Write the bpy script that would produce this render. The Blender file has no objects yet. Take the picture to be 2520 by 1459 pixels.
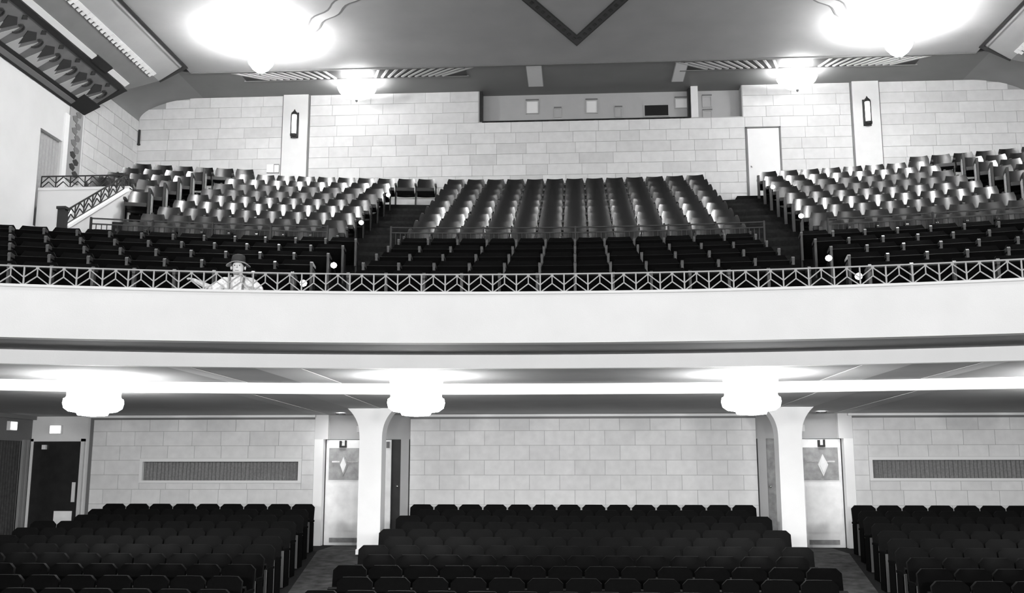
import bpy, bmesh, math, random
from mathutils import Vector, Matrix
random.seed(7)
C = bpy.context.scene.collection
R_ = math.radians

# ------------------------------------------------------------------ camera, world, exposure
scene = bpy.context.scene
cam = bpy.data.cameras.new('camera'); camo = bpy.data.objects.new('camera', cam); C.objects.link(camo)
cam.sensor_width = 36.0; cam.lens = 2475.0 / 2520.0 * 36.0; cam.clip_end = 200
camo.location = (0, 0, 1.72); camo.rotation_euler = (R_(90 + 9.7), 0, R_(3.7))
scene.camera = camo
w = bpy.data.worlds.new('world'); scene.world = w; w.use_nodes = True
w.node_tree.nodes['Background'].inputs[0].default_value = (0.5, 0.5, 0.5, 1)
w.node_tree.nodes['Background'].inputs[1].default_value = 0.02
vs = scene.view_settings; vs.view_transform = 'Standard'; vs.look = 'None'; vs.gamma = 1; vs.use_curve_mapping = False
vs.exposure = 0.0
LAMP = dict(ceil_up=1050.0, ceil_bowl=170.0, rear_up=85.0, rear_bowl=3.0, drum=88.0, drum_top=3.0, sconce=4.0, small=6.0, stage=30.0, foot=640.0)
BS = {-1: 'stair-railing side', 1: 'white-door side'}          # landmarks that tell the two halves of the balcony apart
FS = {-1: 'exit-sign side', 1: 'side away from the exit signs'}  # and of the floor below
ORD = ['first', 'second', 'third', 'fourth', 'fifth', 'sixth', 'seventh', 'eighth', 'ninth', 'tenth', 'eleventh', 'twelfth', 'thirteenth', 'fourteenth', 'fifteenth', 'sixteenth', 'seventeenth']

# ------------------------------------------------------------------ materials
MATS = {}
def mat(name, v, rough=0.6, spec=0.4, var=0.0, vscale=3.0, bump=0.0, bscale=40.0, metal=0.0, objvar=0.0, ior=1.5, coat=0.0):
    m = bpy.data.materials.new(name); m.use_nodes = True; nt = m.node_tree; b = nt.nodes['Principled BSDF']
    b.inputs['Roughness'].default_value = rough; b.inputs['Metallic'].default_value = metal
    b.inputs['Specular IOR Level'].default_value = spec; b.inputs['IOR'].default_value = ior
    b.inputs['Coat Weight'].default_value = coat
    b.inputs['Base Color'].default_value = (v, v, v, 1)
    tc = nt.nodes.new('ShaderNodeTexCoord')
    if var or objvar:
        n = nt.nodes.new('ShaderNodeTexNoise'); n.inputs['Scale'].default_value = vscale; n.inputs['Detail'].default_value = 5
        geo = nt.nodes.new('ShaderNodeNewGeometry')
        nt.links.new(geo.outputs['Position'], n.inputs['Vector'])
        mr = nt.nodes.new('ShaderNodeMapRange'); mr.inputs[1].default_value = 0.25; mr.inputs[2].default_value = 0.75
        mr.inputs[3].default_value = v * (1 - var); mr.inputs[4].default_value = min(1, v * (1 + var))
        nt.links.new(n.outputs[0], mr.inputs[0])
        out = mr.outputs[0]
        if objvar:
            oi = nt.nodes.new('ShaderNodeObjectInfo')
            m2 = nt.nodes.new('ShaderNodeMapRange'); m2.inputs[3].default_value = 1 - objvar; m2.inputs[4].default_value = 1.0
            pw = nt.nodes.new('ShaderNodeMath'); pw.operation = 'POWER'; pw.inputs[1].default_value = 0.5
            nt.links.new(oi.outputs['Random'], pw.inputs[0]); nt.links.new(pw.outputs[0], m2.inputs[0])
            mu = nt.nodes.new('ShaderNodeMath'); mu.operation = 'MULTIPLY'
            nt.links.new(out, mu.inputs[0]); nt.links.new(m2.outputs[0], mu.inputs[1]); out = mu.outputs[0]
        cc = nt.nodes.new('ShaderNodeCombineColor')
        for i in range(3): nt.links.new(out, cc.inputs[i])
        nt.links.new(cc.outputs[0], b.inputs['Base Color'])
    if bump:
        n2 = nt.nodes.new('ShaderNodeTexNoise'); n2.inputs['Scale'].default_value = bscale; n2.inputs['Detail'].default_value = 4
        nt.links.new(tc.outputs['Object'], n2.inputs['Vector'])
        bp = nt.nodes.new('ShaderNodeBump'); bp.inputs['Strength'].default_value = bump; bp.inputs['Distance'].default_value = 0.02
        nt.links.new(n2.outputs[0], bp.inputs['Height']); nt.links.new(bp.outputs[0], b.inputs['Normal'])
    MATS[name] = m; return m
def emis(name, strength, v=1.0):
    m = bpy.data.materials.new(name); m.use_nodes = True; nt = m.node_tree; b = nt.nodes['Principled BSDF']
    b.inputs['Base Color'].default_value = (.8, .8, .8, 1)
    b.inputs['Emission Color'].default_value = (v, v, v, 1); b.inputs['Emission Strength'].default_value = strength
    MATS[name] = m; return m
mat('plaster_white', .90, .75, .2, .03, 2.0, .08, 60)
mat('fascia_paint', .74, .8, .15, .03, 2.0, .08, 60)
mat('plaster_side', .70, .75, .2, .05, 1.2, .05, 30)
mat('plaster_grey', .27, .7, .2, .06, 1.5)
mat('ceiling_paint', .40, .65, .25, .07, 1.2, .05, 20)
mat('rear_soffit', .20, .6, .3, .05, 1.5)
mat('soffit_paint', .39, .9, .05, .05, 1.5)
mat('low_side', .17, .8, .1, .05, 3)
mat('stone', .71, .8, .15, .06, 6.0, .15, 90, objvar=.17)
mat('stone_low', .72, .8, .15, .07, 6.0, .15, 90, objvar=.10)
mat('mortar', .40, .9, .1)
mat('pilaster_stone', .72, .75, .15, .03, 5.0, .1, 70)
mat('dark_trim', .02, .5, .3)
mat('band_dark', .07, .6, .2)
mat('mid_trim', .16, .5, .3)
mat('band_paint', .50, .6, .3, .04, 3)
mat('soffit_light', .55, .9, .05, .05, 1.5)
mat('rib_paint', .62, .9, .05)
mat('light_trim', .75, .5, .3)
mat('frieze_ground', .15, .6, .3, .12, 4)
mat('frieze_light', .42, .6, .3)
mat('frieze_dark', .035, .6, .3)
mat('cove_cream', .33, .6, .3, .05, 2)
mat('cove_grey', .19, .6, .3, .08, 2)
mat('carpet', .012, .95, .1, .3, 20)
mat('carpet_aisle', .014, .9, .2, .5, 9)
mat('aisle_runner', .045, .8, .2, .85, 5)
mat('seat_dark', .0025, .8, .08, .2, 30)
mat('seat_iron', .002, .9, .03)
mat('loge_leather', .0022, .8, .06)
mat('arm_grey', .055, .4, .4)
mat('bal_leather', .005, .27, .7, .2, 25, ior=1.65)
mat('bal_iron', .010, .4, .4)
mat('end_panel', .35, .5, .4, .4, 30)
mat('aisle_bar', .09, .5, .4)
mat('rail_iron', .32, .4, .5)
mat('rail_black', .02, .5, .4)
mat('door_dark', .020, .25, .5, .2, 6)
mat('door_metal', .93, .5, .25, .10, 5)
mat('door_grey', .30, .35, .5, .35, 7)
mat('door_white', .80, .5, .3, .02, 5)
mat('chrome', .7, .15, .5, metal=1.0)
mat('curtain_grey', .20, .8, .2, .25, 25)
mat('curtain_pale', .36, .8, .2, .08, 15)
mat('curtain_dark', .05, .8, .2, .3, 12)
mat('port_glass', .75, .2, .5)
mat('port_dark', .008, .3, .5)
mat('booth_grey', .40, .7, .2, .04, 3)
mat('skin', .74, .55, .4)
mat('shirt', .90, .8, .2, .05, 20)
mat('trouser', .08, .8, .2)
mat('felt', .33, .85, .2)
mat('felt_crown', .045, .85, .2)
mat('felt_dark', .03, .85, .2)
mat('dark_eye', .02, .3, .5)
emis('lamp_up', LAMP['ceil_up']); emis('lamp_bowl', LAMP['ceil_bowl']); emis('lamp_drum', LAMP['drum']); emis('lamp_drum_top', LAMP['drum_top']); emis('lamp_rear_up', LAMP['rear_up']); emis('lamp_rear_bowl', LAMP['rear_bowl'])
emis('lamp_sconce', LAMP['sconce']); emis('lamp_small', LAMP['small']); emis('lamp_exit', 1.4); emis('lamp_down', 260.0)

# ------------------------------------------------------------------ helpers
class MB:
    def __init__(s): s.v = []; s.f = []
    def add(s, vs, fs):
        o = len(s.v); s.v += [tuple(p) for p in vs]; s.f += [tuple(i + o for i in f) for f in fs]; return s
    def box(s, x0, x1, y0, y1, z0, z1):
        v = [(x, y, z) for z in (z0, z1) for y in (y0, y1) for x in (x0, x1)]
        return s.add(v, [(0, 2, 3, 1), (4, 5, 7, 6), (0, 1, 5, 4), (2, 6, 7, 3), (0, 4, 6, 2), (1, 3, 7, 5)])
    def bar(s, a, b, t, d, up=(0, 0, 1)):
        a = Vector(a); b = Vector(b); x = (b - a).normalized(); u = Vector(up)
        if abs(x.dot(u)) > .99: u = Vector((0, 1, 0))
        y = u.cross(x).normalized(); z = x.cross(y)
        v = [p + y * sy * d / 2 + z * sz * t / 2 for sz in (-1, 1) for sy in (-1, 1) for p in (a, b)]
        return s.add(v, [(0, 2, 3, 1), (4, 5, 7, 6), (0, 1, 5, 4), (2, 6, 7, 3), (0, 4, 6, 2), (1, 3, 7, 5)])
    def lathe(s, prof, c=(0, 0, 0), n=24, axis='z'):
        vs = []; fs = []; m = len(prof)
        for i in range(n):
            a = 2 * math.pi * i / n
            for r, h in prof:
                vs.append((c[0] + r * math.cos(a), c[1] + r * math.sin(a), c[2] + h))
        for i in range(n):
            j = (i + 1) % n
            for k in range(m - 1): fs.append((i * m + k, j * m + k, j * m + k + 1, i * m + k + 1))
        return s.add(vs, fs)
    def prism(s, pts, y0, y1, plane='xz'):
        n = len(pts)
        if plane == 'xz': v = [(p[0], y0, p[1]) for p in pts] + [(p[0], y1, p[1]) for p in pts]
        elif plane == 'xy': v = [(p[0], p[1], y0) for p in pts] + [(p[0], p[1], y1) for p in pts]
        else: v = [(y0, p[0], p[1]) for p in pts] + [(y1, p[0], p[1]) for p in pts]
        f = [tuple(range(n)), tuple(range(2 * n - 1, n - 1, -1))] + [(i, i + n, (i + 1) % n + n, (i + 1) % n) for i in range(n)]
        return s.add(v, f)
    def mesh(s, name, m, smooth=False):
        me = bpy.data.meshes.new(name); me.from_pydata(s.v, [], s.f); me.validate()
        bm = bmesh.new(); bm.from_mesh(me); bmesh.ops.recalc_face_normals(bm, faces=bm.faces)
        if smooth:
            for f in bm.faces: f.smooth = True
        bm.to_mesh(me); bm.free()
        if smooth and smooth is not True: me.set_sharp_from_angle(angle=R_(smooth))
        me.materials.append(MATS[m]); return me
    def build(s, name, m, parent=None, smooth=False):
        return link(name, s.mesh(name, m, smooth), parent)
def link(name, me, parent=None, loc=None, rot=None, scale=None):
    o = bpy.data.objects.new(name, me); C.objects.link(o)
    if parent: o.parent = parent
    if loc: o.location = loc
    if rot: o.rotation_euler = rot
    if scale: o.scale = scale
    return o
def tag(o, label=None, cat=None, group=None, kind=None):
    if label: o['label'] = label
    if cat: o['category'] = cat
    if group: o['group'] = group
    if kind: o['kind'] = kind
    return o
def thing(name, label, cat, loc=(0, 0, 0), rz=0, group=None):
    o = bpy.data.objects.new(name, None); C.objects.link(o); o.empty_display_size = .1
    o.location = loc; o.rotation_euler = (0, 0, rz)
    return tag(o, label, cat, group)
def struct(o, label=None, cat=None): return tag(o, label, cat, None, 'structure')
def copytree(src, loc, rz, label=None, group=None):
    r = src.copy(); C.objects.link(r); r.location = loc; r.rotation_euler = (0, 0, rz)
    if label: r['label'] = label
    if group: r['group'] = group
    for ch in src.children:
        c = ch.copy(); C.objects.link(c); c.parent = r
        for g in ch.children:
            d = g.copy(); C.objects.link(d); d.parent = c
    return r

# the balcony is laid out on arcs about (0, ARC): a row named by its distance D on the centre line
ARC = -12.5
def ya(x, D, k=1.0):
    r = D - ARC
    return D - k * (r - math.sqrt(max(r * r - x * x, 1)))
def arot(x, D): return math.asin(max(-1, min(1, x / (D - ARC))))
def sweep(mb, prof, x0, x1, n=48, closed=False, k=1.0):
    """prof: list of (D, z[, k])"""
    m = len(prof); vs = []; fs = []
    for i in range(n + 1):
        x = x0 + (x1 - x0) * i / n
        for p in prof: vs.append((x, ya(x, p[0], p[2] if len(p) > 2 else k), p[1]))
    mm = m if closed else m - 1
    for i in range(n):
        for j in range(mm):
            j2 = (j + 1) % m
            fs.append((i * m + j, (i + 1) * m + j, (i + 1) * m + j2, i * m + j2))
    if closed:
        fs.append(tuple(range(m))); fs.append(tuple(n * m + j for j in range(m)))
    return mb.add(vs, fs)

XW, XL = 11.7, 12.55        # half widths above and below the balcony
ZC = 11.52                 # ceiling
def floor_z(y): return .05 if y > 20.9 else .05 - (20.9 - y) * .094

# ------------------------------------------------------------------ main shell
b = MB()
b.add([(-XL, 23.2, .05), (XL, 23.2, .05), (XL, 20.9, .05), (-XL, 20.9, .05), (XL, 2.5, floor_z(2.5)), (-XL, 2.5, floor_z(2.5))],
      [(0, 1, 2, 3), (3, 2, 4, 5)])
struct(b.build('floor', 'carpet'), 'dark carpeted floor sloping down under the lower seats', 'floor')
for sx in (-1, 1):
    b = MB(); V = []
    for y in (22.4, 20.9, 16.0, 8.0):
        z = floor_z(y) + .006; V += [(sx * 3.68, y, z), (sx * (5.35 - max(0, 20.9 - y) * .135), y, z)]
    b.add(V, [(2 * i, 2 * i + 1, 2 * i + 3, 2 * i + 2) for i in range(3)])
    struct(b.build('floor_aisle_' + ('left' if sx < 0 else 'right'), 'aisle_runner'), 'mottled grey carpet runner in the lower aisle, %s' % FS[sx], 'carpet')  # grey tone varied by noise
b = MB(); b.box(-XL, XL, -6.5, 2.5, -1.9, .15)
struct(b.build('floor_stage', 'carpet'), 'dark stage platform at the foot of the hall', 'stage')
b = MB(); b.box(-XL - .2, XL + .2, -6.7, -6.5, -2, ZC)
struct(b.build('wall_front', 'mid_trim'), 'dark end wall behind the stage', 'wall')
b = MB(); b.box(-9.62, 9.62, -6.5, 23.44, ZC, ZC + .15)
struct(b.build('ceiling', 'ceiling_paint'), 'painted flat auditorium ceiling with dark diamond ornament', 'ceiling')
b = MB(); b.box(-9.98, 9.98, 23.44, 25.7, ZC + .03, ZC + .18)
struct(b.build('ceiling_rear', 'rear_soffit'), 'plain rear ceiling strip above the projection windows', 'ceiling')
b = MB(); b.box(-9.6, 9.6, 23.40, 23.47, ZC - .02, ZC + .06)
struct(b.build('trim_1', 'mid_trim'), 'thin dark moulding across the ceiling', 'trim')

# side walls
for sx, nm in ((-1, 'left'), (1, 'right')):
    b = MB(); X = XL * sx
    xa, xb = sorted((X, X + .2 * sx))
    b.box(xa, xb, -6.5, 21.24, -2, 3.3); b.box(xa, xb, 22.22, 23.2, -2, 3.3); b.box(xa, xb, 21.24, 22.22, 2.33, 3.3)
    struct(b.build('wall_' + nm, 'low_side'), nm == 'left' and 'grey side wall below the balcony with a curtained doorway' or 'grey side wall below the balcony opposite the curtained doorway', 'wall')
    b = MB(); X = XW * sx; xa, xb = sorted((X, X + .5 * sx))
    b.box(xa, xb, -6.5, 20.45, 3.3, ZC); b.box(xa, xb, 21.4, 25.7, 3.3, ZC)
    b.box(xa, xb, 20.45, 21.4, 3.3, 6.9); b.box(xa, xb, 20.45, 21.4, 9.1, ZC)
    struct(b.build('wall_%s_upper' % nm, 'plaster_side'), 'pale plaster side wall above the balcony, %s' % ('with ornamental pilaster' if sx < 0 else 'beside the stepped right seating block'), 'wall')

# ------------------------------------------------------------------ stone block walls
cube = MB()
cube.box(-.5, .5, -.5, .5, -.5, .5)
CUBES = {}
def cube_mesh(m):
    if m not in CUBES:
        me = bpy.data.meshes.new('stone_block'); bm = bmesh.new(); bmesh.ops.create_cube(bm, size=1.0)
        bm.to_mesh(me); bm.free(); me.materials.append(MATS[m]); CUBES[m] = me
    return CUBES[m]
def ashlar(parent, u0, u1, z0, z1, rh, wa, wb, m, place, holes=(), gap=.010, ztop=None, bond=False):
    """blocks in courses; place(uc, zc, du, dz) -> (loc, scale)"""
    nrow = max(1, round((z1 - z0) / rh)); rh = (z1 - z0) / nrow
    for r in range(nrow):
        za, zb = z0 + r * rh, z0 + (r + 1) * rh
        cuts = [(u0, u1)]
        for (a, c, hz0, hz1) in holes:
            for pa, pb in ((za, hz0), (hz1, zb)):      # low blocks filling up to a window's head or sill
                if za < pa < zb or za < pb < zb:
                    if .04 < pb - pa < rh - .008:
                        k_ = max(1, round((c - a) / wa))
                        for i_ in range(k_):
                            ua, ub = a + (c - a) * i_ / k_, a + (c - a) * (i_ + 1) / k_
                            loc, sc = place((ua + ub) / 2, (pa + pb) / 2, ub - ua - gap, pb - pa - gap, 0)
                            link('stone_block', cube_mesh(m), parent, loc, None, sc)
            if zb > hz0 + .01 and za < hz1 - .01:
                nc = []
                for p, q in cuts:
                    if c <= p or a >= q: nc.append((p, q)); continue
                    if a > p: nc.append((p, a))
                    if c < q: nc.append((c, q))
                cuts = nc
        for p, q in cuts:
            u = p; first = True
            while u < q - .02:
                wd = random.uniform(wa, wb)
                if bond: wd = wa if not (first and r % 2) else wa * .5
                first = False
                e = u + wd
                if q - e < .22: e = q
                zz = zb
                if ztop: zz = min(zb, ztop((u + e) / 2))
                if zz - za > .05 and e - u > .03:
                    loc, sc = place((u + e) / 2, (za + zz) / 2, e - u - gap, zz - za - gap, random.uniform(-.0025, .0025))
                    link('stone_block', cube_mesh(m), parent, loc, None, sc)
                u = e
# upper rear wall
YB = 25.2
zc_top = ZC + .03
def cove_top(x):
    ax = abs(x)
    if ax < 9.96: return zc_top
    t = min(1, (ax - 9.96) / (XW - 9.96)); return 10.92 + (zc_top - 10.92) * math.sqrt(max(0, 1 - t * t))
b = MB(); b.box(-XW, -2.49, YB + .01, YB + .5, 4.0, zc_top); b.box(4.34, XW, YB + .01, YB + .5, 4.0, zc_top)
b.box(-2.49, 4.34, YB + .01, YB + .5, 4.0, 10.70)
wr = struct(b.build('wall_rear_upper', 'mortar'), 'pale stone block wall behind the top balcony row', 'wall')
ashlar(wr, -XW, XW, 8.36, zc_top, .29, .5, .9, 'stone', lambda u, z, du, dz, j: ((u, YB + .012 + j, z), (du, .03, dz)),
       holes=[(-7.77, -7.02, 8, 12), (7.10, 7.85, 8, 12), (-2.52, 4.36, 10.69, 12), (4.40, 5.30, 8, 10.40)], ztop=cove_top)
# projection booth recess
b = MB(); b.box(-2.6, 4.5, 25.56, 25.7, 10.6, ZC + .1); b.box(-2.49, 4.34, 25.1 + .1, 25.6, 10.66, 10.70)
bw = struct(b.build('wall_booth', 'booth_grey'), 'grey recessed projection booth front high on the rear wall', 'wall')
b = MB(); b.box(-2.49, -2.42, YB + .0, 25.56, 10.70, zc_top); b.box(-2.42, 3.02, YB + .0, YB + .03, 10.68, 10.725); b.box(2.98, 3.04, YB + .1, 25.56, 10.7, zc_top)  # dark strips put the recess's shadow gap into colour
struct(b.build('trim_2', 'dark_trim'), 'dark strips drawn as the shadow gap of the projection booth recess', 'trim')
b = MB(); b.box(3.04, 3.22, YB - .01, 25.56, 10.70, zc_top)
struct(b.build('trim_3', 'pilaster_stone'), 'short pale pier between the two booth recesses', 'trim')
def port(x0, x1, z0, z1, glass, label, group=None, hood=True):
    t = thing('projection_port', label, 'booth window', ((x0 + x1) / 2, 25.56, z0), 0, group)
    hw = (x1 - x0) / 2; h = z1 - z0; f = .025
    m = MB(); m.box(-hw - f, -hw, -.03, .0, -f, h + f); m.box(hw, hw + f, -.03, .0, -f, h + f); m.box(-hw, hw, -.03, 0, -f, 0); m.box(-hw, hw, -.03, 0, h, h + f)
    m.build('frame', 'booth_grey', t)
    MB().box(-hw, hw, -.012, 0, 0, h).build('pane', glass, t)
    if hood: MB().box(-hw - f, hw + f, -.05, 0, h + f, h + f + .035).build('hood', 'mid_trim', t)
port(-1.26, -.96, 11.04, 11.36, 'port_glass', 'large square bright port near the booth recess end', hood=True)
port(.33, .60, 11.02, 11.34, 'port_glass', 'large square pale port between two small booth ports')
port(-.51, -.36, 10.93, 11.13, 'booth_grey', 'small low port between the two large bright booth ports')
port(1.10, 1.25, 10.90, 11.12, 'booth_grey', 'small low port next to the black booth opening')
port(1.86, 2.48, 10.89, 11.18, 'port_dark', 'wide black opening in the booth wall', hood=False)
port(2.68, 2.97, 11.10, 11.34, 'port_glass', 'pale port tucked against the dark booth pier')
port(3.40, 3.60, 11.12, 11.38, 'booth_grey', 'upper small port in the short booth recess')
port(3.40, 3.60, 10.78, 10.98, 'booth_grey', 'lower small port in the short booth recess')
for (x0, x1, y0, y1, l) in ((-1.17, -.80, 23.5, 24.9, 'pale ceiling panel above the large bright booth port'), (2.52, 2.80, 23.6, 24.8, 'pale ceiling panel above the dark booth pier')):
    t = thing('ceiling_panel', l, 'hatch', ((x0 + x1) / 2, (y0 + y1) / 2, ZC + .01))  # pale framed rectangle set in the rear ceiling strip
    hw, hd = (x1 - x0) / 2, (y1 - y0) / 2
    MB().box(-hw, hw, -hd, hd, -.005, .02).build('panel', 'light_trim', t)
    m = MB(); m.box(-hw - .015, -hw, -hd, hd, -.008, .02); m.box(hw, hw + .015, -hd, hd, -.008, .02); m.build('frame', 'booth_grey', t)
# pilasters with sconces
for sx in (-1, 1):
    x0, x1 = (-7.77, -7.02) if sx < 0 else (7.10, 7.85)
    t = thing('pilaster', 'smooth pale pilaster on the upper rear wall, %s' % BS[sx], 'pilaster', ((x0 + x1) / 2, YB, 8.1))
    h = (x1 - x0) / 2
    MB().box(-h + .04, h - .04, -.08, .02, 0, zc_top - 8.1).build('shaft', 'pilaster_stone', t)
    m = MB(); m.box(-h, -h + .03, -.015, .02, 0, zc_top - 8.1); m.box(h - .03, h, -.015, .02, 0, zc_top - 8.1); m.build('edge_groove', 'mid_trim', t)
    c = thing('wall_sconce', 'lit tall glass sconce in dark frame on the pilaster, %s' % BS[sx], 'wall lamp', ((x0 + x1) / 2, YB - .08, 10.32))
    m = MB()
    MB().lathe([(0, .06), (.055, .08), (.065, .2), (.065, .58), (.055, .66), (0, .68)], (0, -.08, 0), 14).build('glass_shade', 'lamp_sconce', c, 60)
    m.box(-.10, .10, -.02, 0, .02, .72)
    m.build('back_plate', 'dark_trim', c)
    m = MB(); m.lathe([(0, 0), (.05, .01), (.10, .05), (.105, .10), (.06, .10), (0, .08)], (0, -.08, 0), 12); m.build('lower_cap', 'dark_trim', c, 50)
    m = MB(); m.lathe([(0, .80), (.03, .74), (.085, .68), (.09, .63), (.06, .63), (0, .66)], (0, -.08, 0), 12); m.build('finial', 'dark_trim', c, 50)
    for s2 in (-1, 1): MB().box(s2 * .078 - .012, s2 * .078 + .012, -.10, -.06, .08, .66).build('frame_bar', 'dark_trim', c)
# upper door
t = struct(thing('door_1', 'plain white door in the rear wall beside the right aisle', 'door', (4.85, YB, 8.36)))
MB().box(-.40, .40, -.02, .02, .0, 2.0).build('door_leaf', 'door_white', t)
m = MB(); m.box(-.45, -.41, -.03, .02, 0, 2.04); m.box(.41, .45, -.03, .02, 0, 2.04); m.box(-.45, .45, -.03, .02, 2.01, 2.045); m.build('door_frame', 'mid_trim', t)
MB().lathe([(0, 0), (.028, .01), (.028, .04), (0, .05)], (0, 0, 0), 10).build('knob', 'chrome', t, True).location = (-.33, -.04, .95)
# small white box sign by the left pilaster
t = thing('wall_sign', 'small white box sign beside the foot of a pilaster', 'sign', (-7.93, YB, 9.44))
MB().box(-.19, .14, -.06, 0, -.02, .2).build('box_body', 'door_white', t)
m = MB(); m.box(-.0, .14, -.064, -.06, .18, .2); m.box(-.0, .012, -.064, -.06, -.02, .2); m.build('edge_line', 'mid_trim', t)
t = thing('conduit', 'short dark pipe in the rear wall corner under the curved cove', 'pipe', (-11.64, YB - .05, 10.25))
MB().lathe([(0, 0), (.03, 0), (.03, .42), (0, .42)], (0, 0, 0), 8).build('tube', 'dark_trim', t, 40)
MB().lathe([(0, 0), (.045, 0), (.045, .03), (0, .03)], (0, 0, .0), 8).build('clamp', 'dark_trim', t, 40)

# elliptical cove between side walls and rear ceiling
for sx, nm in ((-1, 'left'), (1, 'right')):
    b = MB(); n = 14; vs_ = []
    for i in range(n + 1):
        a = math.pi / 2 * i / n
        vs_.append((sx * (9.96 + (XW - 9.96) * math.cos(a)), 10.92 + (zc_top - 10.92) * math.sin(a)))
    V = []; F = []
    for y in (22.2, YB + .05):
        V += [(p[0], y, p[1]) for p in vs_]
    k = n + 1
    F = [(i, i + 1, k + i + 1, k + i) for i in range(n)]
    b.add(V, F)
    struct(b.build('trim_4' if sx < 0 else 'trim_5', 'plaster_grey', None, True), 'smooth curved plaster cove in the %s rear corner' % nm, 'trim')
# left side wall blocks at the back
wl = bpy.data.objects['wall_left_upper']
ashlar(wl, 22.3, 25.18, 8.2, 10.92, .29, .5, .85, 'stone', lambda u, z, du, dz, j: ((-XW + .008 + j, u, z), (.03, du, dz)))
b = MB(); b.box(-XW, -XW + .02, 22.2, 25.2, 10.90, 10.925); struct(b.build('trim_6', 'mid_trim'), 'thin line capping the left side wall blocks', 'trim')

# ------------------------------------------------------------------ slanted cove and frieze along the side walls
P5, P4, P3, P2 = (9.55, 11.5), (10.17, 11.10), (10.80, 10.68), (11.7, 10.08)
def slab(mb, pa, pb, sx, y0, ya_, yb_, th=.05, off=0.0):
    # plane strip between profile points pa (ends ya_) and pb (ends yb_)
    nx, nz = .545, -.838   # approx normal of the slanted face towards the room (for left: +x,-z)
    def q(p, y, o): return (sx * (p[0] - nx * o), y, p[1] + nz * o)
    v = [q(pa, y0, off), q(pa, ya_, off), q(pb, yb_, off), q(pb, y0, off), q(pa, y0, off - th), q(pa, ya_, off - th), q(pb, yb_, off - th), q(pb, y0, off - th)]
    return mb.add(v, [(0, 1, 2, 3), (4, 7, 6, 5), (0, 4, 5, 1), (1, 5, 6, 2), (2, 6, 7, 3), (3, 7, 4, 0)])
def lerp(a, c, t): return (a[0] + (c[0] - a[0]) * t, a[1] + (c[1] - a[1]) * t)
def band(name, m, pa, pb, sx, ya_, yb_, off, label, parent=None, y0=-6.4):
    return slab(MB(), pa, pb, sx, y0, ya_, yb_, .05, off).build(name, m, parent)
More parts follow.
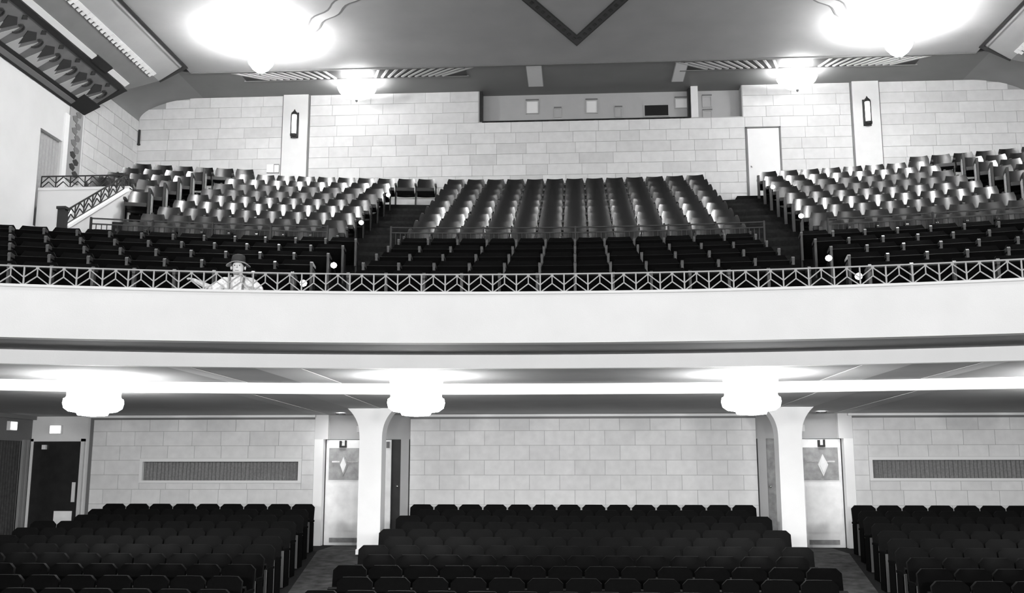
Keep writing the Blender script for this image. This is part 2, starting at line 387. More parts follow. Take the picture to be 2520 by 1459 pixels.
for sx, nm in ((-1, 'left'), (1, 'right')):
    root = struct(thing('trim_7' if sx < 0 else 'trim_8', 'slanted decorated cove with painted frieze along the %s side of the ceiling' % nm, 'cove'))
    band('cream_band', 'cove_cream', P5, P4, sx, 22.98, 22.85, 0, '', root)
    band('grey_band', 'cove_grey', P4, P3, sx, 22.85, 22.36, 0, '', root)
    band('frieze_band', 'frieze_ground', P3, P2, sx, 22.36, 22.2, 0, '', root)
    band('outer_line', 'dark_trim', lerp(P5, P4, -.02), lerp(P5, P4, .07), sx, 23.02, 23.0, .03, '', root)
    band('inner_line', 'mid_trim', lerp(P5, P4, .16), lerp(P5, P4, .20), sx, 22.9, 22.9, .012, '', root)
    band('frieze_line', 'dark_trim', lerp(P4, P3, .93), lerp(P3, P2, .06), sx, 22.42, 22.36, .03, '', root)
    band('wall_moulding', 'dark_trim', lerp(P3, P2, .78), lerp(P3, P2, .86), sx, 22.24, 22.22, .03, '', root)
    band('wall_cornice', 'mid_trim', lerp(P3, P2, .86), lerp(P3, P2, .97), sx, 22.2, 22.2, .05, '', root)
    band('wall_edge', 'dark_trim', lerp(P3, P2, .97), lerp(P3, P2, 1.02), sx, 22.2, 22.2, .06, '', root)
    band('end_block', 'dark_trim', lerp(P3, P2, .62), lerp(P3, P2, 1.0), sx, 22.3, 22.22, .07, '', root, y0=21.55)
    # end mouldings
    band('end_line', 'dark_trim', P3, lerp(P3, P2, .7), sx, 22.40, 22.26, .025, '', root, y0=22.2)
    band('end_line', 'dark_trim', P5, P4, sx, 23.02, 22.9, .025, '', root, y0=22.86)
    # pale trough strip with a black box in it
    band('pale_strip', 'light_trim', lerp(P4, P3, .70), lerp(P4, P3, .88), sx, 20.55, 20.55, .03, '', root)
    band('pale_strip', 'light_trim', lerp(P4, P3, .70), lerp(P4, P3, .88), sx, 22.2, 22.2, .03, '', root, y0=21.25)
    band('black_box', 'dark_trim', lerp(P4, P3, .66), lerp(P4, P3, .92), sx, 21.25, 21.25, .06, '', root, y0=20.55)
    # scalloped lip, its lit brightness put into the pale colour
    lip = MB(); y = 13.0
    scal = slab(MB(), lerp(P5, P4, .86), lerp(P5, P4, 1.0), sx, 0, .17, .17, .03, .045).mesh('scallop', 'light_trim')
    scal2 = slab(MB(), lerp(P5, P4, 1.0), lerp(P5, P4, 1.10), sx, .04, .13, .13, .03, .045).mesh('scallop_tooth', 'light_trim')
    while y < 22.35:
        o = link('scallop', scal, root, (0, y, 0)); link('scallop_tooth', scal2, root, (0, y, 0)); y += .175
    # painted frieze figures: leaf triangle and scroll, one pair per .72 m
    def fp(t, y, off): # point on frieze face
        p = lerp(P3, P2, t); return (sx * (p[0] - .545 * off), y, p[1] - .838 * off)
    def poly(name, m, pts, off):
        n = len(pts); v = [fp(t, y, off) for t, y in pts] + [fp(t, y, off - .015) for t, y in pts]
        f = [tuple(range(n)), tuple(range(2 * n - 1, n - 1, -1))] + [(i, i + n, (i + 1) % n + n, (i + 1) % n) for i in range(n)]
        return MB().add(v, f).build(name, m, root)
    y = 22.05; i = 0
    while y > 14.5:
        poly('pale_leaf', 'frieze_light', [(.80, y - .62), (.42, y - .50), (.70, y - .30), (.36, y - .10), (.78, y - .12)], .012)
        poly('dark_leaf', 'frieze_dark', [(.62, y - .42), (.30, y - .60), (.22, y - .40), (.34, y - .22)], .018)
        pts = []
        for a in range(9):
            an = a / 8 * 4.2; rr = .16 - .010 * a
            pts.append((.36 + rr * math.cos(an) * .9, y - .12 + rr * math.sin(an) * .9))
        m = MB()
        for (t0, yy0), (t1, yy1) in zip(pts, pts[1:]): m.bar(fp(t0, yy0, .02), fp(t1, yy1, .02), .05, .02, (.5 * -sx, 0, -.8))
        m.build('scroll', 'frieze_dark', root)
        poly('dark_sprig', 'frieze_dark', [(.12, y - .36), (.20, y - .28), (.14, y - .18), (.08, y - .26)], .016)
        y -= .72; i += 1

# ------------------------------------------------------------------ ceiling ornaments
t = struct(thing('trim_9', 'dark diamond band painted on the ceiling centre', 'ceiling band'))
def ceil_poly(name, m, pts, z, parent, th=.012):
    return MB().prism(pts, z - th, z, 'xy').build(name, m, parent)
tip, side, tip0 = (0.08, 22.38), 2.62, 11.4
def dia(o):  # rhombus corners inset by o
    k = 1.0 - o / 2.35
    cy = (22.38 + 11.4) / 2
    return [(.08, cy + (22.38 - cy) * k), (.08 + side * k, cy), (.08, cy - (22.38 - cy) * k), (.08 - side * k, cy)]
A0, A1, A2, A3 = dia(0), dia(.03), dia(.23), dia(.26)
for i in range(4):
    j = (i + 1) % 4
    ceil_poly('edge_line', 'dark_trim', [A0[i], A0[j], A1[j], A1[i]], ZC - .001, t)
    ceil_poly('dark_band', 'band_dark', [A1[i], A1[j], A2[j], A2[i]], ZC - .001, t)
    ceil_poly('edge_line', 'dark_trim', [A2[i], A2[j], A3[j], A3[i]], ZC - .001, t)
B = dia(.13)
for i in (0, 3):
    p, q = (B[0], B[1]) if i == 0 else (B[0], B[3])
    for k in range(12):
        f = (k + .6) * .045
        x, y = p[0] + (q[0] - p[0]) * f, p[1] + (q[1] - p[1]) * f
        ceil_poly('dot', 'dark_trim', [(x - .05, y), (x, y - .09), (x + .05, y), (x, y + .09)], ZC - .012, t)
for sx in (-1, 1):
    t = struct(thing('trim_10' if sx < 0 else 'trim_11', 'pale wavy band with dark outlines on the %s of the ceiling diamond' % ('left' if sx < 0 else 'right'), 'ceiling band'))
    p0, p1 = Vector((-6.7, 22.0)), Vector((-1.6, 17.2)); n = 46
    d = (p1 - p0).normalized(); nn = Vector((-d.y, d.x))
    def edge(o0, o1):
        up, lo = [], []
        for i in range(n + 1):
            f = i / n; c = p0 + (p1 - p0) * f + nn * (-.35 * math.sin(f * math.pi)) + nn * .05 * math.sin(f * 44)
            up.append((sx * -(-(c.x + nn.x * o1)), c.y + nn.y * o1)) if sx < 0 else up.append((-(c.x + nn.x * o1), c.y + nn.y * o1))
            lo.append(((c.x + nn.x * o0) if sx < 0 else -(c.x + nn.x * o0), c.y + nn.y * o0))
        up = [((c0 if sx > 0 else -abs(c0)), c1) for c0, c1 in up]
        return lo, up
    for nm, m, o0, o1, z in (('pale_band', 'band_paint', -.12, .12, ZC - .001), ('dark_outline', 'mid_trim', -.16, -.12, ZC - .003), ('dark_outline', 'mid_trim', .12, .16, ZC - .003)):
        lo, up = edge(o0, o1); mb = MB()
        v = [(x, y, z) for x, y in lo] + [(x, y, z) for x, y in up] + [(x, y, z - .008) for x, y in lo] + [(x, y, z - .008) for x, y in up]
        k = n + 1
        f = []
        for i in range(n):
            f += [(i, i + 1, k + i + 1, k + i), (2 * k + i, 3 * k + i, 3 * k + i + 1, 2 * k + i + 1), (i, 2 * k + i, 2 * k + i + 1, i + 1), (k + i, k + i + 1, 3 * k + i + 1, 3 * k + i)]
        mb.add(v, f); mb.build(nm, m, t)

# ------------------------------------------------------------------ big ceiling lamps (semi-indirect bowls)
def bowl_lamp(x, y, zt, label, r=.42, drop=.5, mb='lamp_bowl', mu='lamp_up'):
    t = thing('ceiling_bowl_lamp', label, 'ceiling lamp', (x, y, zt), 0, None)
    MB().lathe([(0, -drop), (r * .25, -drop + .02), (r * .6, -drop + .1), (r * .9, -drop + .22), (r, -drop + .32), (r * .97, -drop + .32), (r * .55, -drop + .13), (0, -drop + .06)], (0, 0, 0), 28).build('glass_bowl', mb, t, True)
    MB().lathe([(0, -drop + .18), (r * .7, -drop + .22), (0, -drop + .23)], (0, 0, 0), 20).build('bulb_cluster', mu, t)
    MB().lathe([(0, 0), (.10, 0), (.09, -.04), (.02, -.06), (.02, -drop + .2), (0, -drop + .2)], (0, 0, 0), 14).build('stem', 'light_trim', t, 40)
    MB().lathe([(0, -drop - .06), (.03, -drop - .03), (.04, -drop), (0, -drop + .01)], (0, 0, 0), 10).build('finial', 'mid_trim', t, 50)
    return t
bowl_lamp(-7.12, 21.3, ZC, 'glowing bowl lamp under the main ceiling above the seats on the stair-railing side', .30, .93)
bowl_lamp(7.12, 21.3, ZC, 'glowing bowl lamp under the main ceiling above the seats on the white-door side', .30, .93)
bowl_lamp(-5.55, 24.2, ZC + .03, 'glowing bowl lamp at the rear ceiling strip on the stair-railing side', .50, .55, 'lamp_rear_bowl', 'lamp_rear_up')
bowl_lamp(5.55, 24.2, ZC + .03, 'glowing bowl lamp at the rear ceiling strip near the plain white door', .50, .55, 'lamp_rear_bowl', 'lamp_rear_up')
for i, y in enumerate((16.9, 9.0)):  # unseen lamps added to light the balcony front and glint on seat backs
    for sx in (-1, 1):
        bowl_lamp(6.6 * sx, y, ZC, 'added unseen bowl lamp %s on the %s' % (('above the balcony front', 'over the stage half')[i], BS[sx]), .30, 1.25)
# fan of ribs on a dark ground, standing for lamp-cast light and shade stripes
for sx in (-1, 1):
    t = struct(thing('trim_12' if sx < 0 else 'trim_13', 'lamp-cast stripes put in as a fan of slanted ribs round the rear ceiling lamp on the %s' % ('left' if sx < 0 else 'right'), 'ceiling stripes'))
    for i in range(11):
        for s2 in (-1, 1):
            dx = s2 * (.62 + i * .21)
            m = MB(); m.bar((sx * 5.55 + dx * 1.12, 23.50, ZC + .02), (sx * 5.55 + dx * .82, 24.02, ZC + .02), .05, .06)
            m.build('stripe_rib', 'band_paint', t)
    MB().box(sx * 5.55 - 2.85, sx * 5.55 + 2.85, 23.48, 24.06, ZC + .015, ZC + .03).build('stripe_ground', 'dark_trim', t)
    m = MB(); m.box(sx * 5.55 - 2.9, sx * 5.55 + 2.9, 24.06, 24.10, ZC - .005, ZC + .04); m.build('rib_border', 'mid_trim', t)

# ------------------------------------------------------------------ balcony structure
NS = 60
b = MB(); sweep(b, [(12.9, 3.32), (12.9, 3.95), (12.88, 3.96), (12.88, 3.99), (13.1, 3.99), (13.1, 3.32)], -XL, XL, NS, True)
struct(b.build('wall_balcony_front', 'fascia_paint', None, 30), 'broad white curved balcony front', 'balcony front')
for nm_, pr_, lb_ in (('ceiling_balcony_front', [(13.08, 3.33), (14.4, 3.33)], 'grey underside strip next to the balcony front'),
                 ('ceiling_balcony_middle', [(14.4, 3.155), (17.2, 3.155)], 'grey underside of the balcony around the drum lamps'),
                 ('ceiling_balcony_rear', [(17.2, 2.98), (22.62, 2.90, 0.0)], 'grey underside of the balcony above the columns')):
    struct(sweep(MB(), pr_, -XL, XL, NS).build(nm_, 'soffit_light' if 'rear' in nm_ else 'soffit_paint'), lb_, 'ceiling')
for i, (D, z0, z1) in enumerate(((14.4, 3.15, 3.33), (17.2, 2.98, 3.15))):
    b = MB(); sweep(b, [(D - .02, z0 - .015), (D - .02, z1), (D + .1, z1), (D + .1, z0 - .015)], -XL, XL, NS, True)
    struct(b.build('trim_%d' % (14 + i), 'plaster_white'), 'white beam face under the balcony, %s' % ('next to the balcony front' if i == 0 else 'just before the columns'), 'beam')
# cross beams on the column lines
for i, sx in enumerate((-1, 1)):
    b = MB()
    for (D0, D1, z0, z1, k1) in ((14.52, 17.18, 3.149, 3.149, 1), (17.32, 22.3, 2.972, 2.898, 0)):
        for xa, xb in ((sx * 4.0, sx * 4.65), (sx * 5.55, sx * 5.85)):
            v = []
            for x in (xa, xb):
                y0, y1 = ya(x, D0, 1), ya(x, D1, k1)
                v += [(x, y0, z0), (x, y1, z1), (x, y0, z0 + .05), (x, y1, z1 + .05)]
            b.add(v, [(0, 1, 5, 4), (2, 6, 7, 3), (0, 2, 3, 1), (4, 5, 7, 6), (0, 4, 6, 2), (1, 3, 7, 5)])
    struct(b.build('trim_%d' % (16 + i), 'rib_paint'), 'shallow pale cross ribs under the balcony above the %s column' % ('left' if i == 0 else 'right'), 'beam')

# stepped floors
LD = [14.05 + .96 * i for i in range(5)]; LZ = [3.70 + .34 * i for i in range(5)]     # loge rows
UD = [18.8 + .725 * i for i in range(10)]; UZ = [5.42 + .3375 * i for i in range(10)]  # upper rows
b = MB(); prof = [(13.1, 3.42)]
for D, z in zip(LD, LZ): prof += [(D - .62, prof[-1][1]), (D - .62, z)]
prof += [(18.25, LZ[-1])]
sweep(b, prof, -XW, XW, NS)
prof = [(18.25, LZ[-1])]
for i in range(6): prof += [(UD[i] - .55, prof[-1][1]), (UD[i] - .55, UZ[i])]
prof += [(UD[6] - .55, UZ[5])]
sweep(b, prof, -9.65, XW, NS)
prof = [(UD[6] - .55, UZ[5])]
for i in range(6, 9): prof += [(UD[i] - .55, prof[-1][1]), (UD[i] - .55, UZ[i])]
sweep(b, prof + [(25.25, UZ[8], 0)], -8.1, 8.1, 40)
for x0, x1 in ((-XW, -8.1), (8.1, XW)):
    sweep(b, prof + [(UD[9] - .55, UZ[8]), (UD[9] - .55, UZ[9]), (25.25, UZ[9], 0)], x0, x1, 14)
struct(b.build('floor_balcony', 'carpet'), 'dark stepped balcony floor under the seat rows', 'floor')
b = MB(); b.box(4.0, 5.7, 24.4, 25.19, UZ[8], 8.36); struct(b.build('floor_landing', 'carpet'), 'dark landing in front of the plain white door', 'floor')
# aisle half steps
for i, sx in enumerate((-1, 1)):
    t = struct(thing('trim_%d' % (18 + i), 'dark aisle steps beside the %s balcony seats' % ('left' if sx < 0 else 'right'), 'steps'))
    for D, z, rise, x0, x1 in [(LD[k] - .62, LZ[k], .17, 3.35, 3.85) for k in range(1, 5)] + [(UD[k] - .55, UZ[k], .17, 3.4, 4.5) for k in range(0, 9)]:
        m = MB(); xa, xb = sorted((sx * x0, sx * x1))
        sweep(m, [(D - .28, z - 2 * rise), (D - .28, z - rise), (D, z - rise), (D, z - 2 * rise)], xa, xb, 4, True); m.build('step', 'carpet_aisle', t)
# balcony front railing
rail = thing('balcony_rail', 'low iron chevron railing along the balcony front', 'railing')
BAY = .3115; RR = 12.95 - ARC; nb = 35; ZB0, ZB1 = 3.99, 4.22
dth = BAY / RR
h = ZB1 - ZB0
post = MB(); post.box(-.009, .009, -.012, .012, 0, h); post = post.mesh('rail_post', 'rail_iron')
stub = MB(); stub.box(-.007, .007, -.01, .01, h * .5, h); stub.box(-.018, .018, -.014, .014, h - .028, h + .008); stub = stub.mesh('rail_stub', 'rail_iron')
def cbar(x0, z0, x1, z1):
    m = MB(); m.bar((x0, 0, z0), (x1, 0, z1), .014, .014); return m.mesh('chevron_bar', 'rail_iron')
hb = BAY / 2
bars = [cbar(0, h - .01, -hb, h * .42), cbar(0, h - .01, hb, h * .42), cbar(0, h * .5, -hb + .01, .005), cbar(0, h * .5, hb - .01, .005)]
for i in range(-nb, nb + 1):
    th = i * dth + .0
    c = (RR * math.sin(th), ARC + RR * math.cos(th), ZB0)
    link('rail_stub', stub, rail, c, (0, 0, -th))
    for bm_ in bars: link('chevron_bar', bm_, rail, c, (0, 0, -th))
    th2 = th + dth / 2; link('rail_post', post, rail, (RR * math.sin(th2), ARC + RR * math.cos(th2), ZB0), (0, 0, -th2))
m = MB(); sweep(m, [(12.935, ZB1), (12.935, ZB1 + .018), (12.965, ZB1 + .018), (12.965, ZB1)], -10.4, 10.4, NS, True); m.build('top_rail', 'rail_iron', rail)
# cross-aisle railings
for (x0, x1, l) in ((-8.6, -4.55, 'thin black rail in front of the upper seats on the stair-railing side'), (-3.4, 3.4, 'thin black rail in front of the centre upper seating block'), (4.5, 11.4, 'thin black rail in front of the upper seats on the white-door side')):
    t = thing('cross_aisle_rail', l, 'railing')
    for z in (6.10, 6.00):
        m = MB(); sweep(m, [(18.12, z), (18.12, z + .022), (18.145, z + .022), (18.145, z)], x0, x1, 24, True); m.build('bar', 'rail_black', t)
    m = MB(); n = int((x1 - x0) / .085)
    for i in range(n + 1):
        x = x0 + (x1 - x0) * i / n; y = ya(x, 18.13)
        m.box(x - .006, x + .006, y - .006, y + .006, LZ[-1], 6.01)
    tag(m.build('balusters', 'rail_black', t), kind='stuff')
    for i in range(5):
        x = x0 + (x1 - x0) * (i + .0) / 4; y = ya(x, 18.13)
        MB().box(x - .016, x + .016, y - .02, y + .02, LZ[-1], 6.13).build('post', 'rail_black', t)

# ------------------------------------------------------------------ seats
def curved_back(wd, z0, z1, sag, tilt, th, m, name, cr=.05, nu=8, nv=5, pad=0.0, smooth=50):
    """seat back: front face concave towards the sitter (-y), rounded top corners"""
    mb = MB(); fr = []; bk = []
    for j in range(nv + 1):
        v = j / nv; z = z0 + (z1 - z0) * v
        half = wd / 2
        d = (z1 - z)
        if d < cr: half -= cr - math.sqrt(max(0, cr * cr - (cr - d) ** 2))
        for i in range(nu + 1):
            u = -1 + 2 * i / nu; x = u * half
            y = -sag * u * u + (z - z0) * math.tan(tilt)
            puff = pad * (1 - u ** 4) * (1 - (2 * v - 1) ** 4)
            fr.append((x, y - puff, z)); bk.append((x, y + th, z))
    k = nu + 1; n = len(fr); F = []
    for j in range(nv):
        for i in range(nu):
            a = j * k + i; F.append((a, a + 1, a + k + 1, a + k)); F.append((n + a, n + a + k, n + a + k + 1, n + a + 1))
    for i in range(nu):
        F.append((i, n + i, n + i + 1, i + 1)); a = nv * k + i; F.append((a, a + 1, n + a + 1, n + a))
    for j in range(nv):
        a = j * k; F.append((a, a + k, n + a + k, n + a)); a = j * k + nu; F.append((a, n + a, n + a + k, a + k))
    mb.add(fr + bk, F); return mb.mesh(name, m, smooth)
def zrows(z0, z1, cr): return None
def pan_mesh(wd, m, up=True):
    mb = MB()
    if up:   # tipped-up seat pan
        v = []
        for (y, z) in ((-.06, .36), (-.22, .68), (-.29, .66), (-.13, .33)):
            for x in (-wd / 2, wd / 2): v.append((x, y, z))
        mb.add(v, [(0, 1, 3, 2), (2, 3, 5, 4), (4, 5, 7, 6), (6, 7, 1, 0), (0, 2, 4, 6), (1, 7, 5, 3)])
    else:
        mb.box(-wd / 2, wd / 2, -.46, -.04, .38, .46)
    return mb.mesh('seat_pan', m, 30)
def standard_mesh(hh, m, dep=.42, w_=.03):
    mb = MB(); mb.box(-w_ / 2, w_ / 2, -dep * .72, -.02, 0, hh - .03); return mb.mesh('standard', m)
def arm_mesh(hh, m, dep=.44, w_=.05):
    mb = MB()
    v = []
    for (y, z) in ((-dep, hh - .06), (-dep - .012, hh - .02), (-dep + .03, hh + .005), (-.02, hh + .005), (-.02, hh - .03), (-dep + .05, hh - .06)):
        v += [(-w_ / 2, y, z), (w_ / 2, y, z)]
    n = 6; mb.add(v, [(2 * i, 2 * i + 1, (2 * i + 3) % 12, (2 * i + 2) % 12) for i in range(n)] + [tuple(range(0, 12, 2)), tuple(range(11, 0, -2))])
    return mb.mesh('armrest', m, 40)
def armfront_mesh(hh, m, dep=.44, w_=.05, drop=.30):
    mb = MB(); mb.box(-w_ / 2, w_ / 2, -dep, -dep + .03, hh - drop, hh - .04); return mb.mesh('arm_front', m)

def seat_proto(name, meshes):
    o = bpy.data.objects.new(name, None); C.objects.link(o); o.empty_display_size = .1
    for nm, me, x in meshes: link(nm, me, o, (x, 0, 0))
    return o
count = {}
def row_of_seats(name, meshes, endmeshes, xs, D, z, k, label, group, cat, pitch, rev=False):
    """xs: centre x of each seat (left to right); every seat owns its left arm, the last also the right one"""
    n = len(xs)
    for i, x in enumerate(xs):
        y = ya(x, D, k); rz = -arot(x, D) if k else 0
        o = thing(name, label.replace('NTH', ORD[n - 1 - i if rev else i]), cat, (x, y, z if z is not None else floor_z(y)), rz, group)
        for nm, me in meshes: link(nm, me, o, (0, 0, 0))
        for nm, me in endmeshes:
            link(nm, me, o, (-pitch / 2, 0, 0))
            if i == n - 1: link(nm, me, o, (pitch / 2, 0, 0))
        count[name] = count.get(name, 0) + 1

# main floor
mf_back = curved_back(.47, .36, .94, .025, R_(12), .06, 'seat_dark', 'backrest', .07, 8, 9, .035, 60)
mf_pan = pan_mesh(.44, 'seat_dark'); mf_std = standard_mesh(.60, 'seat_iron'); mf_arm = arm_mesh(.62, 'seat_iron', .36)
mf_endp = MB(); mf_endp.box(-.018, .018, -.40, -.37, 0, .60); mf_endp = mf_endp.mesh('aisle_standard', 'aisle_bar')
P = .505
def edge_in(y): return 5.45 - (20.9 - y) * .135
for r in range(11):
    y = 20.9 - .82 * r
    st = (r % 2) * .5 * P
    n = 14 if r % 2 == 0 else 13
    xs = [(-n / 2 + .5 + i) * P + .06 for i in range(n)]
    ms = [('backrest', mf_back), ('seat_pan', mf_pan)]; es = [('armrest', mf_arm), ('standard', mf_std)]
    row_of_seats('auditorium_chair', ms, es, xs, y, None, 0, 'dark rounded lower-floor chair between columns, %s row from rear wall, NTH from exit-side aisle' % ORD[r], 'lower floor chairs, centre block, %s row' % ORD[r], 'theatre chair', P)
    e = edge_in(y) + (.0 if r % 2 == 0 else .02)
    xl = []; x = -e - P / 2; lim = -10.15
    while x - P / 2 > lim - .1 and x > -.60 * y - .3: xl.append(x); x -= P
    row_of_seats('auditorium_chair', ms, es, xl[::-1], y, None, 0, 'dark rounded lower-floor chair, exit-sign side, %s row from rear wall, NTH from the aisle' % ORD[r], 'lower floor chairs, exit-sign side, %s row' % ORD[r], 'theatre chair', P, True)
    link('aisle_standard', mf_endp, [o for o in C.objects if o.name.startswith('auditorium_chair')][-1], (P / 2, 0, 0))
    xr = []; x = e + P / 2
    while x < .475 * y + .3 and x < 11.5: xr.append(x); x += P
    row_of_seats('auditorium_chair', ms, es, xr, y, None, 0, 'dark rounded lower-floor chair farthest from exit signs, %s row from rear, NTH from aisle' % ORD[r], 'lower floor chairs away from exit signs, %s row' % ORD[r], 'theatre chair', P)
    last = [o for o in C.objects if o.name.startswith('auditorium_chair')][-len(xr)]
    link('aisle_standard', mf_endp, last, (-P / 2, 0, 0))

# loge rows
LP = .53
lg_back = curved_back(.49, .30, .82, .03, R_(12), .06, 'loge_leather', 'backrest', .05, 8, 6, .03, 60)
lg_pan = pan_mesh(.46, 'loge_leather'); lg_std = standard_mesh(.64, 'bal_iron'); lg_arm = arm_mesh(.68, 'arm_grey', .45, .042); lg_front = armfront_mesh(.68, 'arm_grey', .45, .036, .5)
ms = [('backrest', lg_back), ('seat_pan', lg_pan)]; es = [('armrest', lg_arm), ('arm_front', lg_front), ('standard', lg_std)]
def arc_xs(x0, n, D, pitch, sgn=1):
    r = D - ARC; a0 = math.asin(x0 / r); return [r * math.sin(a0 + sgn * (i + .5) * pitch / r) for i in range(n)]
for r in range(5):
    D, z = LD[r], LZ[r]
    row_of_seats('loge_chair', ms, es, arc_xs(-6 * LP, 12, D, LP), D, z, 1, 'black grey-armed loge chair between aisles, %s row behind railing, NTH from stair-side aisle' % ORD[r], 'loge chairs, centre block, %s row' % ORD[r], 'theatre chair', LP)
    n = int((.60 * D + .4 - 3.95) / LP); n = min(n, 13)
    row_of_seats('loge_chair', ms, es, arc_xs(-3.95, n, D, LP, -1)[::-1], D, z, 1, 'black grey-armed loge chair behind the hatted person, %s row behind railing, NTH from aisle' % ORD[r], 'loge chairs behind the person, %s row' % ORD[r], 'theatre chair', LP, True)
    n = int((.475 * D + .4 - 3.95) / LP); n = min(n, 13)
    row_of_seats('loge_chair', ms, es, arc_xs(3.95, n, D, LP), D, z, 1, 'black grey-armed loge chair, white-door side, %s row behind railing, NTH from aisle' % ORD[r], 'loge chairs, white-door side, %s row' % ORD[r], 'theatre chair', LP)
# upper balcony rows
UP = .50
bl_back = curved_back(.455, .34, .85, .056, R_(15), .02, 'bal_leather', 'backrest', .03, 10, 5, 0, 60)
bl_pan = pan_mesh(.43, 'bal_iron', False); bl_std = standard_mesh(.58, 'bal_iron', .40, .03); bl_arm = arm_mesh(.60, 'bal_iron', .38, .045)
ms = [('backrest', bl_back), ('seat_pan', bl_pan)]; es = [('armrest', bl_arm), ('standard', bl_std)]
endp = MB(); endp.box(-.025, .025, -.42, .04, 0, .80); endp = endp.mesh('end_panel', 'bal_iron')
endi = MB(); endi.box(-.035, .035, -.30, -.06, .12, .70); endi = endi.mesh('end_inset', 'end_panel')
endl = MB(); endl.box(-.03, .03, -.40, -.30, 0, .62); endl = endl.mesh('aisle_standard', 'arm_grey')
for r in range(10):
    D, z = UD[r], UZ[r]
    if r < 9:
        n = 13 if r < 8 else 13
        row_of_seats('balcony_chair', ms, es, arc_xs(-3.25, 13, D, UP), D, z, 1, 'glossy balcony chair between aisles, %s row above thin rail, NTH from stair-side aisle' % ORD[r], 'upper chairs, centre block, %s row' % ORD[r], 'theatre chair', UP)
        xs = arc_xs(-4.5, 8, D, UP, -1)[::-1]
        if r == 8: xs = xs + [-4.25, -3.75]
        row_of_seats('balcony_chair', ms, es, xs, D, z, 1, 'glossy balcony chair, stair-railing side, %s row above thin rail, NTH from middle aisle' % ORD[r], 'upper chairs, stair-railing side, %s row' % ORD[r], 'theatre chair', UP, True)
        n = 12 if r < 3 else 8
        row_of_seats('balcony_chair', ms, es, arc_xs(4.5, 8, D, UP), D, z, 1, 'glossy balcony chair, white-door side, %s row above thin rail, NTH from middle aisle' % ORD[r], 'upper chairs, white-door side, %s row' % ORD[r], 'theatre chair', UP)
        fr = [o for o in C.objects if o.name.startswith('balcony_chair')][-8]
        link('aisle_standard', endl, fr, (-UP / 2, 0, 0))
    else:
        for sx in (-1, 1):
            xs = sorted(arc_xs(sx * 8.2, 6, D, UP, sx))
            row_of_seats('balcony_chair', ms, es, xs, D, z, 1, 'glossy chair in the short topmost corner row, %s, NTH from the side wall' % BS[sx], 'topmost corner row chairs, %s' % BS[sx], 'theatre chair', UP, sx > 0)
        continue
    if r >= 3:
        for sx in (-1, 1):
            if r == 3 and sx < 0: continue      # stair parapet stands here
            n = 1 if r < 6 and sx < 0 else 4
            xs = sorted(arc_xs(sx * 9.1, n, D, UP, sx))
            row_of_seats('balcony_chair', ms, es, xs, D, z, 1, 'glossy side-wall chair, %s, %s row above thin rail, NTH from outer aisle' % (BS[sx], ORD[r]), 'outer wall chairs, %s, %s row' % (BS[sx], ORD[r]), 'theatre chair', UP, sx < 0)
            o = [q for q in C.objects if q.name.startswith('balcony_chair')][-1 if sx < 0 else -n]
            ex = UP / 2 if sx < 0 else -UP / 2
            p_ = link('end_panel', endp, o, (ex, 0, 0)); link('end_inset', endi, p_)
print('SEATS', count)

# ------------------------------------------------------------------ left vomitory: landing wall, sloping parapet, railings
b = MB(); b.box(-XW, -9.65, 20.55, 20.67, 4.5, 7.73); b.box(-XW, -9.65, 20.53, 20.69, 7.70, 7.76)
struct(b.build('wall_landing', 'plaster_side'), 'pale landing wall under the short horizontal railing beside the grey doorway', 'wall')
b = MB(); b.prism([(18.0, 4.6), (20.5, 4.6), (20.5, 7.62), (20.36, 7.62), (18.0, 6.24)], -9.72, -9.60, 'yz')
struct(b.build('wall_parapet', 'plaster_side'), 'pale sloping stair parapet at the left of the balcony', 'wall')
b = MB(); b.bar((-9.66, 17.95, 6.22), (-9.66, 20.36, 7.63), .05, .18)
struct(b.build('trim_20', 'plaster_white'), 'pale cap on the sloping stair parapet', 'trim')
def chevron_run(name, label, p0, p1, nb, h):
    t = thing(name, label, 'railing'); p0 = Vector(p0); p1 = Vector(p1); u = Vector((0, 0, 1))
    def bar(nm, a, c, th): MB().bar(a, c, th, th).build(nm, 'rail_black', t)
    bar('top_rail', p0 + u * h, p1 + u * h, .026); bar('bottom_rail', p0, p1, .022)
    for i in range(nb + 1):
        q = p0 + (p1 - p0) * i / nb; bar('rail_post', q, q + u * h, .02)
        if i < nb:
            q2 = p0 + (p1 - p0) * (i + 1) / nb; mid = (q + q2) / 2
            bar('chevron_bar', mid + u * (h - .01), q + u * h * .4, .018); bar('chevron_bar', mid + u * (h - .01), q2 + u * h * .4, .018)
            bar('chevron_bar', mid + u * h * .55, q, .018); bar('chevron_bar', mid + u * h * .55, q2, .018)
    return t
chevron_run('landing_rail', 'short horizontal iron chevron railing in front of the grey doorway', (-XW + .03, 20.6, 7.76), (-9.7, 20.6, 7.76), 6, .27)
chevron_run('stair_rail', 'sloping iron chevron railing on the stair parapet', (-9.66, 18.0, 6.28), (-9.66, 20.3, 7.63), 7, .28)
t = thing('newel_post', 'dark newel post at the foot of the sloping stair railing', 'post', (-9.66, 17.88, 5.06))
MB().box(-.07, .07, -.07, .07, 0, 1.48).build('shaft', 'rail_black', t); MB().box(-.09, .09, -.09, .09, 1.48, 1.53).build('cap', 'rail_black', t)
t = thing('stair_glow_patch', 'small glowing panel added for the bright wall patch behind the sloping stair railing', 'wall lamp', (-11.05, 20.55, 7.12))  # glowing panel added for the bright patch on the wall
MB().box(-.16, .16, -.03, 0, -.02, .18).build('housing', 'light_trim', t); MB().box(-.14, .14, -.05, -.03, 0, .16).build('glass_panel', 'lamp_exit', t)
